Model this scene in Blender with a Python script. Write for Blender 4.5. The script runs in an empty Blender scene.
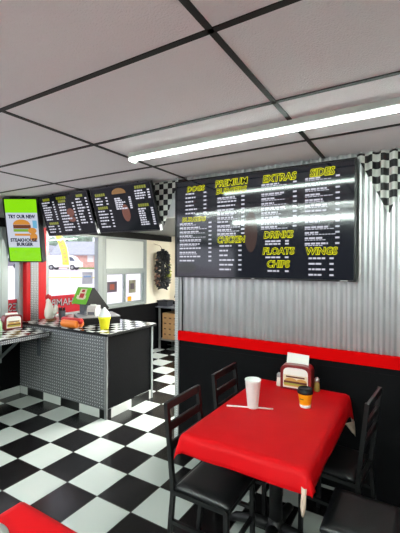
import bpy, bmesh, math, random
from mathutils import Vector, Matrix, noise
random.seed(7)
sc = bpy.context.scene
COL = sc.collection
PI = math.pi

# ------------------------------------------------------------------ helpers
def lin(c):
    return tuple(((v / 255) / 12.92 if v / 255 <= .04045 else ((v / 255 + .055) / 1.055) ** 2.4) for v in c)

def mat(name, rgb, rough=.5, metal=0., bump=0., bscale=60., var=0., emit=0., spec=.5, coat=0., vscale=8.):
    m = bpy.data.materials.new(name); m.use_nodes = True
    nt = m.node_tree; b = nt.nodes['Principled BSDF']
    c = lin(rgb)
    b.inputs['Base Color'].default_value = (*c, 1)
    b.inputs['Roughness'].default_value = rough
    b.inputs['Metallic'].default_value = metal
    b.inputs['Specular IOR Level'].default_value = spec
    b.inputs['Coat Weight'].default_value = coat
    if emit:
        b.inputs['Emission Color'].default_value = (*c, 1)
        b.inputs['Emission Strength'].default_value = emit
    tc = nt.nodes.new('ShaderNodeTexCoord')
    if var:
        n = nt.nodes.new('ShaderNodeTexNoise'); n.inputs['Scale'].default_value = vscale; n.inputs['Detail'].default_value = 5
        nt.links.new(tc.outputs['Object'], n.inputs['Vector'])
        r = nt.nodes.new('ShaderNodeMapRange'); r.inputs[1].default_value = .3; r.inputs[2].default_value = .7
        r.inputs[3].default_value = 1 - var; r.inputs[4].default_value = 1 + var
        nt.links.new(n.outputs['Fac'], r.inputs[0])
        h = nt.nodes.new('ShaderNodeHueSaturation'); h.inputs['Color'].default_value = (*c, 1)
        nt.links.new(r.outputs[0], h.inputs['Value']); nt.links.new(h.outputs[0], b.inputs['Base Color'])
    if bump:
        n = nt.nodes.new('ShaderNodeTexNoise'); n.inputs['Scale'].default_value = bscale; n.inputs['Detail'].default_value = 3
        nt.links.new(tc.outputs['Object'], n.inputs['Vector'])
        bp = nt.nodes.new('ShaderNodeBump'); bp.inputs['Strength'].default_value = bump; bp.inputs['Distance'].default_value = .01
        nt.links.new(n.outputs['Fac'], bp.inputs['Height']); nt.links.new(bp.outputs[0], b.inputs['Normal'])
    return m

def math_node(nt, op, a, b=None):
    n = nt.nodes.new('ShaderNodeMath'); n.operation = op
    for i, v in enumerate((a, b)):
        if v is None: continue
        if isinstance(v, (int, float)): n.inputs[i].default_value = v
        else: nt.links.new(v, n.inputs[i])
    return n.outputs[0]

def checker(name, s, axes, c1, c2, rough=.3, off=(0, 0), grout=0., var=0., metal=0., bump=0.):
    """square two-colour tiles of side s over two object axes; c1 where the index sum is even"""
    m = mat(name, c1, rough, metal); nt = m.node_tree; b = nt.nodes['Principled BSDF']
    tc = nt.nodes.new('ShaderNodeTexCoord'); sp = nt.nodes.new('ShaderNodeSeparateXYZ')
    nt.links.new(tc.outputs['Object'], sp.inputs[0])
    us = [math_node(nt, 'DIVIDE', math_node(nt, 'SUBTRACT', sp.outputs[a], o), s) for a, o in zip(axes, off)]
    fl = [math_node(nt, 'FLOOR', u) for u in us]
    par = math_node(nt, 'FLOORED_MODULO', math_node(nt, 'ADD', fl[0], fl[1]), 2)
    mx = nt.nodes.new('ShaderNodeMix'); mx.data_type = 'RGBA'
    nt.links.new(par, mx.inputs[0]); mx.inputs[6].default_value = (*lin(c1), 1); mx.inputs[7].default_value = (*lin(c2), 1)
    out = mx.outputs[2]
    if var:
        wn = nt.nodes.new('ShaderNodeTexWhiteNoise'); wn.noise_dimensions = '2D'
        cb = nt.nodes.new('ShaderNodeCombineXYZ'); nt.links.new(fl[0], cb.inputs[0]); nt.links.new(fl[1], cb.inputs[1])
        nt.links.new(cb.outputs[0], wn.inputs['Vector'])
        r = nt.nodes.new('ShaderNodeMapRange'); r.inputs[3].default_value = 1 - var; r.inputs[4].default_value = 1 + var
        nt.links.new(wn.outputs['Value'], r.inputs[0])
        h = nt.nodes.new('ShaderNodeHueSaturation'); nt.links.new(out, h.inputs['Color']); nt.links.new(r.outputs[0], h.inputs['Value'])
        out = h.outputs[0]
    if grout:
        ds = []
        for u in us:
            fr = math_node(nt, 'FRACT', u)
            ds.append(math_node(nt, 'MINIMUM', fr, math_node(nt, 'SUBTRACT', 1.0, fr)))
        g = math_node(nt, 'LESS_THAN', math_node(nt, 'MINIMUM', ds[0], ds[1]), grout)
        m2 = nt.nodes.new('ShaderNodeMix'); m2.data_type = 'RGBA'
        nt.links.new(g, m2.inputs[0]); nt.links.new(out, m2.inputs[6]); m2.inputs[7].default_value = (*lin((70, 68, 64)), 1)
        out = m2.outputs[2]
    nt.links.new(out, b.inputs['Base Color'])
    if bump:
        n = nt.nodes.new('ShaderNodeTexNoise'); n.inputs['Scale'].default_value = 9
        nt.links.new(tc.outputs['Object'], n.inputs['Vector'])
        bp = nt.nodes.new('ShaderNodeBump'); bp.inputs['Strength'].default_value = bump; bp.inputs['Distance'].default_value = .004
        nt.links.new(n.outputs['Fac'], bp.inputs['Height']); nt.links.new(bp.outputs[0], b.inputs['Normal'])
    return m

def diamond(name, rgb, axes, pitch=.034, rough=.46, strength=.4, base=.5):
    """tread plate: small raised lozenges, alternating direction"""
    m = mat(name, rgb, rough, .4); nt = m.node_tree; b = nt.nodes['Principled BSDF']
    tc = nt.nodes.new('ShaderNodeTexCoord'); sp = nt.nodes.new('ShaderNodeSeparateXYZ')
    nt.links.new(tc.outputs['Object'], sp.inputs[0])
    us = [math_node(nt, 'DIVIDE', sp.outputs[a], pitch) for a in axes]
    fl = [math_node(nt, 'FLOOR', u) for u in us]
    fr = [math_node(nt, 'SUBTRACT', math_node(nt, 'FRACT', u), .5) for u in us]
    par = math_node(nt, 'FLOORED_MODULO', math_node(nt, 'ADD', fl[0], fl[1]), 2)
    sg = math_node(nt, 'SUBTRACT', math_node(nt, 'MULTIPLY', par, 2), 1)
    p = math_node(nt, 'ADD', fr[0], math_node(nt, 'MULTIPLY', sg, fr[1]))
    q_ = math_node(nt, 'SUBTRACT', fr[0], math_node(nt, 'MULTIPLY', sg, fr[1]))
    e = math_node(nt, 'ADD', math_node(nt, 'MULTIPLY', math_node(nt, 'ABSOLUTE', p), 1.7), math_node(nt, 'MULTIPLY', math_node(nt, 'ABSOLUTE', q_), 5.0))
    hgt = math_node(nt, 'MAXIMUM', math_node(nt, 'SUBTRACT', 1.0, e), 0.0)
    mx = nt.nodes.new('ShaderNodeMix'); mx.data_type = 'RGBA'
    nt.links.new(math_node(nt, 'GREATER_THAN', hgt, .12), mx.inputs[0]); mx.inputs[6].default_value = (*[v*base for v in lin(rgb)], 1); mx.inputs[7].default_value = (*lin((246, 247, 248)), 1)  # lozenge tops coloured near white, putting their glints into the base colour
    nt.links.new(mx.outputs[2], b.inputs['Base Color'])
    bp = nt.nodes.new('ShaderNodeBump'); bp.inputs['Strength'].default_value = strength; bp.inputs['Distance'].default_value = .003
    nt.links.new(hgt, bp.inputs['Height']); nt.links.new(bp.outputs[0], b.inputs['Normal'])
    n = nt.nodes.new('ShaderNodeTexNoise'); n.inputs['Scale'].default_value = 3.5; n.inputs['Detail'].default_value = 4
    nt.links.new(tc.outputs['Object'], n.inputs['Vector'])
    r = nt.nodes.new('ShaderNodeMapRange'); r.inputs[1].default_value = .35; r.inputs[2].default_value = .7
    r.inputs[3].default_value = rough - .1; r.inputs[4].default_value = rough + .18
    nt.links.new(n.outputs['Fac'], r.inputs[0]); nt.links.new(r.outputs[0], b.inputs['Roughness'])
    return m

def glass_mat(name, tint=(255, 255, 255), gloss=.012):
    m = bpy.data.materials.new(name); m.use_nodes = True; nt = m.node_tree
    for n in list(nt.nodes): nt.nodes.remove(n)
    o = nt.nodes.new('ShaderNodeOutputMaterial'); t = nt.nodes.new('ShaderNodeBsdfTransparent'); g = nt.nodes.new('ShaderNodeBsdfGlossy')
    t.inputs[0].default_value = (*lin(tint), 1); g.inputs['Roughness'].default_value = .02
    mx = nt.nodes.new('ShaderNodeMixShader'); mx.inputs[0].default_value = gloss
    nt.links.new(t.outputs[0], mx.inputs[1]); nt.links.new(g.outputs[0], mx.inputs[2]); nt.links.new(mx.outputs[0], o.inputs[0])
    return m

class MB:
    def __init__(s): s.bm = bmesh.new()
    def face(s, vs, mi=0):
        f = s.bm.faces.new(vs); f.material_index = mi; return f
    def box(s, x0, x1, y0, y1, z0, z1, M=None, mi=0):
        v = [s.bm.verts.new(p) for p in ((x0,y0,z0),(x1,y0,z0),(x1,y1,z0),(x0,y1,z0),(x0,y0,z1),(x1,y0,z1),(x1,y1,z1),(x0,y1,z1))]
        if M is not None:
            for q in v: q.co = M @ q.co
        for f in ((3,2,1,0),(4,5,6,7),(0,1,5,4),(1,2,6,5),(2,3,7,6),(3,0,4,7)): s.face([v[i] for i in f], mi)
        return s
    def quad(s, pts, mi=0):
        s.face([s.bm.verts.new(p) for p in pts], mi); return s
    def prism(s, poly, d, M=None, mi=0):
        """poly: list of 3-D points, extruded by vector d"""
        d = Vector(d); a = [s.bm.verts.new(p) for p in poly]; b = [s.bm.verts.new(Vector(p) + d) for p in poly]
        if M is not None:
            for q in a + b: q.co = M @ q.co
        n = len(a); fs = [s.face(a[::-1], mi), s.face(b, mi)]
        for i in range(n): fs.append(s.face([a[i], a[(i+1) % n], b[(i+1) % n], b[i]], mi))
        bmesh.ops.recalc_face_normals(s.bm, faces=fs); return s
    def tube(s, pts, r, seg=10, sq=False, cap=True):
        pts = [Vector(p) for p in pts]; rings = []
        rs = r if isinstance(r, (list, tuple)) else [r] * len(pts)
        up = None
        for i, p in enumerate(pts):
            t = (pts[min(i+1, len(pts)-1)] - pts[max(i-1, 0)]).normalized()
            if up is None:
                up = Vector((0,0,1)) if abs(t.z) < .9 else Vector((0,1,0))
            x = t.cross(up).normalized(); y = x.cross(t).normalized(); up = y
            rings.append([s.bm.verts.new(p + (x*math.cos(2*PI*(k+(.5 if sq else 0))/seg) + y*math.sin(2*PI*(k+(.5 if sq else 0))/seg))*rs[i]) for k in range(seg)])
        fs = []
        for a, b in zip(rings, rings[1:]):
            for k in range(seg): fs.append(s.face([a[k], a[(k+1)%seg], b[(k+1)%seg], b[k]]))
        if cap: fs += [s.face(rings[0][::-1]), s.face(rings[-1])]
        bmesh.ops.recalc_face_normals(s.bm, faces=fs); return s
    def bar(s, a, b, w):  # square bar
        return s.tube([a, b], w * .7071, 4, True)
    def lathe(s, prof, c=(0,0,0), seg=28, mi=0):
        rings = []; fs = []
        for r, z in prof:
            if r < 1e-6: rings.append([s.bm.verts.new((c[0], c[1], c[2]+z))])
            else: rings.append([s.bm.verts.new((c[0]+r*math.cos(2*PI*k/seg), c[1]+r*math.sin(2*PI*k/seg), c[2]+z)) for k in range(seg)])
        for a, b in zip(rings, rings[1:]):
            for k in range(seg):
                k2 = (k+1) % seg
                if len(a) == 1 and len(b) == 1: continue
                if len(a) == 1: fs.append(s.face([a[0], b[k2], b[k]], mi))
                elif len(b) == 1: fs.append(s.face([a[k], a[k2], b[0]], mi))
                else: fs.append(s.face([a[k], a[k2], b[k2], b[k]], mi))
        bmesh.ops.recalc_face_normals(s.bm, faces=fs); return s
    def blob(s, c, r, sub=2, nz=0., fq=3., M=None):
        g = bmesh.ops.create_icosphere(s.bm, subdivisions=sub, radius=1)
        for v in g['verts']:
            d = v.co.copy(); k = 1 + nz * noise.noise(d * fq + Vector(c) * 3)
            v.co = Vector((d.x*r[0], d.y*r[1], d.z*r[2])) * k
            if M is not None: v.co = M @ v.co
            v.co += Vector(c)
        return s
    def ellipse(s, cx, cz, rx, rz, y, n=28, mi=0, a0=0, a1=2*PI):
        s.face([s.bm.verts.new((cx + rx*math.cos(a0+(a1-a0)*k/n), y, cz + rz*math.sin(a0+(a1-a0)*k/n))) for k in range(n + (0 if a1-a0 > 6.2 else 1))], mi); return s
    def text(s, txt, cx, cz, w, h, y, off=0., shear=0., mirror=False, plane='xz', x=0., jitter=0.):
        cu = bpy.data.curves.new('lettering', 'FONT'); cu.body = txt; cu.offset = off; cu.shear = shear; cu.resolution_u = 2
        ob = bpy.data.objects.new('lettering', cu); COL.objects.link(ob)
        dg = bpy.context.evaluated_depsgraph_get(); me = bpy.data.meshes.new_from_object(ob.evaluated_get(dg))
        bpy.data.objects.remove(ob); bpy.data.curves.remove(cu)
        xs = [v.co.x for v in me.vertices]; ys = [v.co.y for v in me.vertices]
        x0, x1, y0, y1 = min(xs)+off, max(xs)-off, min(ys)+off, max(ys)-off
        vs = []
        for v in me.vertices:
            u = (v.co.x-(x0+x1)/2)/(x1-x0)*w; t = (v.co.y-(y0+y1)/2)/(y1-y0)*h
            if mirror: u = -u
            vs.append(s.bm.verts.new((cx+u, y, cz+t) if plane == 'xz' else (x, cx+u, cz+t)))
        for p in me.polygons:
            try: s.face([vs[i] for i in p.vertices])
            except ValueError: pass
        bpy.data.meshes.remove(me); return s
    def build(s, name, m, parent=None, smooth=False, bevel=0., seg=2, loc=None, recalc=False):
        if recalc: bmesh.ops.recalc_face_normals(s.bm, faces=s.bm.faces)
        me = bpy.data.meshes.new(name); s.bm.to_mesh(me); s.bm.free()
        for q in (m if isinstance(m, (list, tuple)) else [m]): me.materials.append(q)
        if smooth: me.polygons.foreach_set('use_smooth', [True]*len(me.polygons))
        o = bpy.data.objects.new(name, me); COL.objects.link(o)
        if parent is not None: o.parent = parent
        if loc: o.location = loc
        if bevel:
            b = o.modifiers.new('edge', 'BEVEL'); b.width = bevel; b.segments = seg; b.limit_method = 'ANGLE'
        return o

def thing(name, label, cat, loc=(0,0,0), rz=0., group=None, rx=0.):
    o = bpy.data.objects.new(name, None); COL.objects.link(o); o.location = loc; o.rotation_euler = (rx, 0, rz)
    o.empty_display_size = .05
    return tag(o, label, cat, group)
def tag(o, label, cat, group=None):
    o['label'] = label; o['category'] = cat
    if group: o['group'] = group
    return o
def struct(o): o['kind'] = 'structure'; return o
def copy_tree(o, parent=None):
    c = o.copy(); COL.objects.link(c)
    if parent is not None: c.parent = parent
    for ch in [x for x in bpy.data.objects if x.parent == o]: copy_tree(ch, c)
    return c
def smooth_by_angle(o, deg=40):
    me = o.data; me.polygons.foreach_set('use_smooth', [True]*len(me.polygons))
    try: me.set_sharp_from_angle(angle=math.radians(deg))
    except Exception: pass
    return o

# ------------------------------------------------------------------ materials
T = .3048
M = {}
M['floor'] = checker('floor_tiles', T, (0, 1), (22, 20, 21), (200, 207, 201), .22, grout=.010, var=.06, bump=.05)
M['ceil'] = mat('ceiling_board', (242, 236, 240), .9, bump=.5, bscale=140)
M['grid'] = mat('dark_grid_metal', (34, 32, 31), .5, spec=.3)
M['galv'] = mat('galvanized_metal', (212, 213, 214), .30, .88, var=.05, vscale=5)
M['soffit'] = mat('brushed_metal', (206, 209, 208), .38, .6, bump=.04, bscale=40)
M['black_wall'] = mat('black_wall_paint', (13, 13, 15), .6, bump=.12, bscale=50, spec=.1)
M['red_wood'] = mat('red_gloss_paint', (216, 6, 8), .6, bump=.03, bscale=25, spec=.02)
M['red_dark'] = mat('red_column_paint', (205, 22, 28), .4, spec=.25)
M['cream'] = mat('cream_wall_paint', (240, 231, 210), .8, bump=.1, bscale=60)
M['white_wall'] = mat('pale_grey_paint', (205, 208, 208), .7)
M['alu'] = mat('grey_aluminium', (160, 168, 166), .4, .35)
M['white_panel'] = mat('white_panel', (226, 230, 224), .6)
M['black_beam'] = mat('black_beam_paint', (13, 13, 14), .6, spec=.2)
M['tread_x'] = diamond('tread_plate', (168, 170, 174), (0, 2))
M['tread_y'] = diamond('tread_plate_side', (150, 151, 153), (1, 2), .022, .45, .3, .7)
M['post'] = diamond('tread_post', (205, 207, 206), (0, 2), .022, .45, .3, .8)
M['counter'] = checker('counter_tiles', .1, (0, 1), (20, 20, 21), (224, 226, 220), .12, off=(.03, .0))
M['base_tile'] = checker('base_tiles', T, (0, 1), (216, 220, 214), (26, 26, 27), .3, off=(-.02, .05))
M['white_tile'] = mat('white_base_tile', (216, 220, 214), .3)
M['edge_black'] = mat('black_edge_trim', (24, 24, 26), .35)
M['glass'] = glass_mat('clear_glass')
M['chair_metal'] = mat('black_powder_coat', (11, 11, 12), .42)
M['vinyl'] = mat('black_vinyl', (17, 17, 19), .33, bump=.12, bscale=160)
M['cloth'] = mat('red_vinyl_cloth', (206, 6, 16), .5, bump=.1, bscale=18, var=.03, spec=.14)
M['cloth_back'] = mat('pale_flannel_backing', (222, 196, 176), .9)
M['black_iron'] = mat('black_cast_iron', (22, 22, 23), .42)
M['foam'] = mat('white_foam', (238, 240, 238), .6, bump=.05, bscale=200)
M['paper'] = mat('white_paper', (240, 240, 234), .8)
M['straw'] = mat('red_white_straw', (240, 228, 226), .4)
M['yellow_cup'] = mat('yellow_orange_card', (250, 166, 10), .5)
M['lemon'] = mat('yellow_plastic', (232, 222, 20), .4)
M['black_plastic'] = mat('black_plastic', (17, 17, 19), .45, spec=.3)
M['grey_plastic'] = mat('grey_plastic', (92, 96, 104), .5)
M['silver_plastic'] = mat('silver_plastic', (196, 196, 192), .45)
M['maroon'] = mat('dark_red_plastic', (128, 26, 28), .3, coat=.3)
M['tube'] = mat('lit_fluorescent_tube', (238, 255, 246), .5, emit=9)
M['tube_rear_added'] = mat('added_rear_tube', (240, 255, 248), .5, emit=60)  # for the unseen rear lamps added to streak the menu screen
M['tube_kitchen_added'] = mat('added_kitchen_tube', (252, 252, 250), .5, emit=165)  # for the hidden lamps added to brighten the kitchen
M['fixture'] = mat('white_enamel', (225, 232, 226), .4)
M['bezel'] = mat('black_bezel', (14, 14, 16), .3)
E_S = .30
def screen_mat(name, rgb, emit, rough=.075):
    m = mat(name, rgb, rough, emit=emit, spec=.4)
    m.node_tree.nodes['Principled BSDF'].inputs['Base Color'].default_value = (.006, .006, .007, 1)
    return m
M['display'] = screen_mat('dark_lit_display', (16, 18, 24), .6, .075)
M['display'].node_tree.nodes['Principled BSDF'].inputs['Specular IOR Level'].default_value = .75
M['s_white'] = screen_mat('screen_white', (226, 226, 240), E_S)
M['s_yellow'] = screen_mat('screen_yellow', (226, 226, 24), .42)
M['s_black'] = screen_mat('screen_black', (16, 18, 10), .5)
M['s_brown'] = screen_mat('screen_sausage', (60, 46, 42), .5)
M['s_bun'] = screen_mat('screen_bun', (222, 150, 66), E_S)
M['s_tan'] = screen_mat('screen_tan', (40, 42, 40), .6)
M['s_patty'] = screen_mat('screen_patty', (128, 72, 50), .26)
M['s_lettuce'] = screen_mat('screen_lettuce', (130, 180, 60), E_S)
M['s_green'] = screen_mat('screen_green', (140, 222, 20), .36)
M['s_pale'] = screen_mat('screen_pale', (206, 212, 226), .33)
M['s_sky'] = screen_mat('screen_blue', (120, 190, 226), E_S)
M['s_navy'] = screen_mat('screen_navy', (20, 22, 60), .25)
M['s_red'] = screen_mat('screen_red', (206, 50, 40), E_S)
M['s_amber'] = screen_mat('screen_amber', (150, 156, 40), .22)
M['penn'] = checker('pennant_checks', .05, (0, 2), (22, 22, 24), (222, 224, 218), .45)
M['pcard'] = mat('cardboard', (168, 128, 84), .8, var=.12, vscale=14)
M['dark_print'] = mat('dark_brown_ink', (86, 58, 36), .8)
M['dark_leaf'] = mat('dark_dried_leaf', (24, 25, 28), .7, var=.3)
M['brown_leaf'] = mat('brown_dried_leaf', (146, 104, 84), .8, var=.2)
M['green_leaf'] = mat('yellow_green_leaf', (150, 158, 60), .7, var=.2)
M['hot_bun'] = mat('orange_bun_plastic', (240, 130, 40), .35)
M['sausage'] = mat('red_sausage_plastic', (206, 30, 30), .3)
M['ceramic'] = mat('white_ceramic', (232, 228, 218), .3)
M['red_comb'] = mat('red_ceramic', (200, 26, 30), .35)
M['brown_base'] = mat('brown_ceramic', (120, 76, 40), .5)
M['sign_green'] = mat('green_card', (110, 190, 40), .5)
M['sign_cream'] = mat('cream_card', (232, 220, 190), .5)
M['sign_red'] = mat('red_card', (190, 40, 40), .5)
M['decal_red'] = mat('red_vinyl_decal', (206, 34, 52), .5)
M['decal_silver'] = mat('silver_decal', (206, 204, 206), .4)
M['decal_dark'] = mat('dark_decal', (60, 44, 50), .5)
M['steel'] = mat('stainless_steel', (170, 172, 172), .35, .8)
M['pole_steel'] = mat('mount_steel', (30, 30, 32), .4, .5)
M['amber'] = mat('amber_shaker_fill', (150, 130, 60), .35)
M['green_plastic'] = mat('pale_green_plastic', (170, 206, 160), .4)

# ------------------------------------------------------------------ room shell
H = 2.3705
struct(MB().box(-.62, 6, -6, 3.6, -.1, 0).build('floor', M['floor']))
c = struct(MB().box(-.62, 6, -1.83, .45, H, H+.06).build('ceiling', M['ceil']))
g = MB()
for k in range(-4, 4):
    x = 3.1077 + k*1.2192
    if -.5 < x < 6: g.box(x-.0125, x+.0125, -1.83, .36, H-.004, H+.002)
for k in range(-1, 3):
    y = -1.3129 + k*.6128
    g.box(-.5, 6, y-.0125, y+.0125, H-.004, H+.002)
struct(g.build('ceiling_grid', M['grid'], c))
cr = struct(MB().box(-.62, 6, -6, -1.83, 2.64, 2.70).box(-.62, 6, -1.87, -1.83, H, 2.64).build('ceiling', M['ceil']))  # unseen raised ceiling, invented so the rear lamps reflect in the menu screen
struct(MB().box(-.5, 6, .45, 3.45, 2.13, 2.17).build('ceiling', mat('grey_kitchen_ceiling', (120, 123, 122), .6, bump=.3, bscale=90)))

# wall_back: wainscot, corrugated sheet, red rail, end post
XW = 1.852
wb = struct(MB().box(XW, 6, .375, .47, 0, H).build('wall_back', M['black_wall']))
struct(MB().box(XW, 6, .345, .376, 0, .92).box(XW, 6, .3425, .345, .852, .864).build('wainscot', M['black_wall'], wb))
PITCH, AMP = .0678, .0125
def corr_y(x): return .3575 + .0165*max(-1, min(1, 1.35*math.cos(2*PI*x/PITCH) + .05))
m = MB(); n = int((6-XW)/PITCH*18); prev = None
for i in range(n+1):
    x = XW + (6-XW)*i/n; y = corr_y(x)
    a, b = m.bm.verts.new((x, y, .985)), m.bm.verts.new((x, y, H))
    if prev: m.face([prev[0], a, b, prev[1]])
    prev = (a, b)
struct(m.build('corrugated_sheet', M['galv'], wb, smooth=True))
struct(MB().box(XW, 6, .318, .352, .910, .994).build('trim_1', M['red_wood'], bevel=.004))
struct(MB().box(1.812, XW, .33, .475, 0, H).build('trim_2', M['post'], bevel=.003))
so = struct(MB().box(-.5, 1.812, .372, .45, 2.03, H)  .build('wall_header', M['soffit']))

# wall_left (the window side)
wl = struct(MB().box(-.64, -.50, -6, 3.6, 0, .862).build('wall_left', M['black_wall']))
struct(MB().box(-.5, -.477, -6, .285, 0, .80).build('wainscot', M['black_wall'], wl))
struct(MB().box(-.64, -.5, -6, 3.6, 2.125, H).build('header', M['white_wall'], wl))
struct(MB().box(-.64, -.465, -6, 3.45, 2.02, 2.125).build('beam', M['black_beam'], wl))
struct(MB().box(-.64, -.5, 2.715, 3.6, .862, 2.02).build('cream_wall', M['cream'], wl))
struct(MB().box(-.477, -.469, -6, .285, 0, .09).build('baseboard_left', M['white_tile']))
struct(MB().box(-.5, 6, 3.45, 3.6, 0, 2.17).build('wall_far', M['cream']))
struct(MB().box(-.5, 4, 3.435, 3.45, 0, .86).build('trim_3', M['black_wall']))
wq = struct(MB().box(6, 6.14, -6, 3.6, .95, 2.7).build('wall_right', M['cream']))
struct(MB().box(5.99, 6.14, -6, 3.6, 0, .95).build('wainscot', M['black_wall'], wq))
wr = MB().box(-.64, 6.14, -6.14, -6, 0, .35).box(-.64, 6.14, -6.14, -6, 2.35, 2.7)
wr.box(-.64, 4.0, -6.14, -6, .35, 2.35).box(6.04, 6.14, -6.14, -6, .35, 2.35).box(4.95, 5.05, -6.14, -6, .35, 2.35)
struct(wr.build('wall_front', M['black_wall']))
struct(MB().box(4.0, 6.1, -6.08, -6.074, .35, 2.35).build('window_5', M['glass']))

# left windows
def window(name, y0, y1, frame_w=.04, z0=.862, z1=2.02):
    f = MB(); xa, xb = -.57, -.485
    f.box(xa, xb, y0, y0+frame_w, z0, z1).box(xa, xb, y1-frame_w, y1, z0, z1)
    f.box(xa, xb, y0+frame_w, y1-frame_w, z0, z0+.04).box(xa, xb, y0+frame_w, y1-frame_w, z1-.03, z1)
    w = struct(f.build(name, M['alu'], bevel=.003))
    return w
w = window('window_1', .60, 1.66, .10); struct(MB().box(-.535, -.529, .65, 1.56, .90, 1.99).build('pane', M['glass'], w))
w = window('window_3', .065, .36, .08); struct(MB().box(-.535, -.529, .145, .28, .90, 1.99).build('pane', M['glass'], w))
w = window('window_4', -5.9, .063, .03); struct(MB().box(-.535, -.529, -5.87, .033, .90, 1.99).build('pane', M['glass'], w))
struct(MB().box(-.57, -.485, -2.4, -2.32, .90, 1.99).build('mullion', M['alu'], w))
# service window with fixed white panel above and two sliding sashes
w = window('window_2', 1.662, 2.713, .065, .872)
struct(MB().box(-.54, -.505, 1.727, 2.648, 1.51, 1.985).build('upper_panel', M['white_panel'], w, bevel=.003))
struct(MB().box(-.57, -.48, 1.727, 2.648, 1.435, 1.51).build('mid_rail', M['alu'], w, bevel=.003))
for y0, y1, xo in ((1.727, 2.20, .02), (2.15, 2.648, 0)):
    s = MB(); xa, xb = -.545+xo, -.52+xo; z0, z1 = .914, 1.433; fw = .035
    s.box(xa, xb, y0, y0+fw, z0, z1).box(xa, xb, y1-fw, y1, z0, z1).box(xa, xb, y0+fw, y1-fw, z0, z0+fw).box(xa, xb, y0+fw, y1-fw, z1-.02, z1)
    so_ = struct(s.build('sash', M['alu'], w))
    struct(MB().box(xa+.010, xa+.014, y0+fw, y1-fw, z0+fw, z1-.02).build('pane', M['glass'], so_))

# red column with a tread plate strip
cl = struct(MB().box(-.5, -.41, .335, .605, .862, H).build('column', M['red_dark']))
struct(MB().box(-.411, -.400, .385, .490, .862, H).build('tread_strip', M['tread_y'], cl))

# ------------------------------------------------------------------ ceiling strip lights
def strip_light(name, label, loc, length, m_tube, grp=None):
    t = thing(name, label, 'ceiling light', loc, 0, grp)
    L = length
    MB().box(0, L, -.040, .040, -.034, 0).build('housing', M['fixture'], t, bevel=.004)
    MB().box(-.004, 0, -.040, .040, -.060, 0).build('end_cap', M['fixture'], t)
    MB().box(L, L+.004, -.040, .040, -.060, 0).build('end_cap', M['fixture'], t)
    mm = MB(); pr = [(-.015, -.035)] + [(.015*math.cos(a), -.035-.020*math.sin(a)) for a in [PI - PI*k/10 for k in range(11)]]
    mm.prism([(0.003, y, z) for y, z in pr[1:]], (L-.006, 0, 0))
    mm.build('lit_tube', m_tube, t)
    return t
strip_light('strip_light', 'long lit fluorescent strip light fixed to the ceiling above the menu wall', (1.97, -.42, H), 2.44, M['tube'])
strip_light('strip_light', 'unseen lit strip light added on the raised ceiling for the screen streaks', (-.2, -3.32, 2.64), 5.2, M['tube_rear_added'])  # added out of view to give the screen a reflected streak
strip_light('strip_light', 'second unseen strip light added near the shop front for the screen streaks', (-.2, -5.1, 2.64), 5.2, M['tube_rear_added'])  # also added out of view, for the lower streak on the screen
strip_light('strip_light', 'unseen lit strip light added behind the counter to brighten the kitchen', (1.25, 1.5, 2.13), 2.2, M['tube_kitchen_added'])  # added lamp, hidden by the right wall, lifts the kitchen brightness
strip_light('strip_light', 'second unseen strip light added by the prep table to brighten the kitchen', (1.1, 2.6, 2.13), 2.3, M['tube_kitchen_added'])  # another hidden lamp added to light the cream wall

# ------------------------------------------------------------------ menu screens
def rows(owner, x0, x1, z0, z1, n, price=True, h=.0125, sub=False):
    mb = MB()
    for i in range(n):
        z = z0 + (z1-z0)*(i/(n-1) if n > 1 else 0)
        L = (x1-x0)*random.uniform(.35, .72); x = x0
        while x < x0 + L:
            ww = random.uniform(.018, .045); xe = min(x+ww, x0+L)
            if xe-x > .006: mb.quad([(x, -.0035, z), (xe, -.0035, z), (xe, -.0035, z+h), (x, -.0035, z+h)])
            x = xe + .006
        if sub and random.random() < .75:
            x = x0; L2 = (x1-x0)*random.uniform(.5, .85)
            while x < x0+L2:
                xe = x+random.uniform(.012, .03)
                mb.quad([(x, -.0035, z-.010), (xe, -.0035, z-.010), (xe, -.0035, z-.005), (x, -.0035, z-.005)]); x = xe+.005
        if price: mb.quad([(x1-.028, -.0035, z), (x1, -.0035, z), (x1, -.0035, z+h), (x1-.028, -.0035, z+h)])
    mb.build('menu_lettering', M['s_white'], owner)

M['display_dim'] = screen_mat('dark_hung_display', (14, 16, 20), .5, .07); M['display_dim'].node_tree.nodes['Principled BSDF'].inputs['Specular IOR Level'].default_value = .12
def screen_body(t, W, Hh, depth=.045, bz=.012):
    """front face of the glass at local y=0, origin at the screen centre"""
    mb = MB(); a, b = W/2, Hh/2
    mb.box(-a, a, .004, depth, -b, b)
    mb.box(-a, -a+bz, -.006, .004, -b, b).box(a-bz, a, -.006, .004, -b, b)
    mb.box(-a+bz, a-bz, -.006, .004, b-bz, b).box(-a+bz, a-bz, -.006, .004, -b, -b+bz)
    mb.build('casing', M['bezel'], t)
    MB().box(-a+bz, a-bz, 0, .004, -b+bz, b-bz).build('display', M['display'] if W > 1 else M['display_dim'], t)

def heading(t, txt, x0, x1, zc, h, W, Hh, shear=.0):
    cx = (x0+x1)/2
    h *= .80
    MB().text(txt, cx, zc, x1-x0, h, -.0022, off=.055, shear=shear).build('heading', M['s_yellow'], t)
    MB().text(txt, cx, zc, x1-x0, h*.96, -.0034, off=.006, shear=shear).build('heading_fill', M['s_black'], t)

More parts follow.
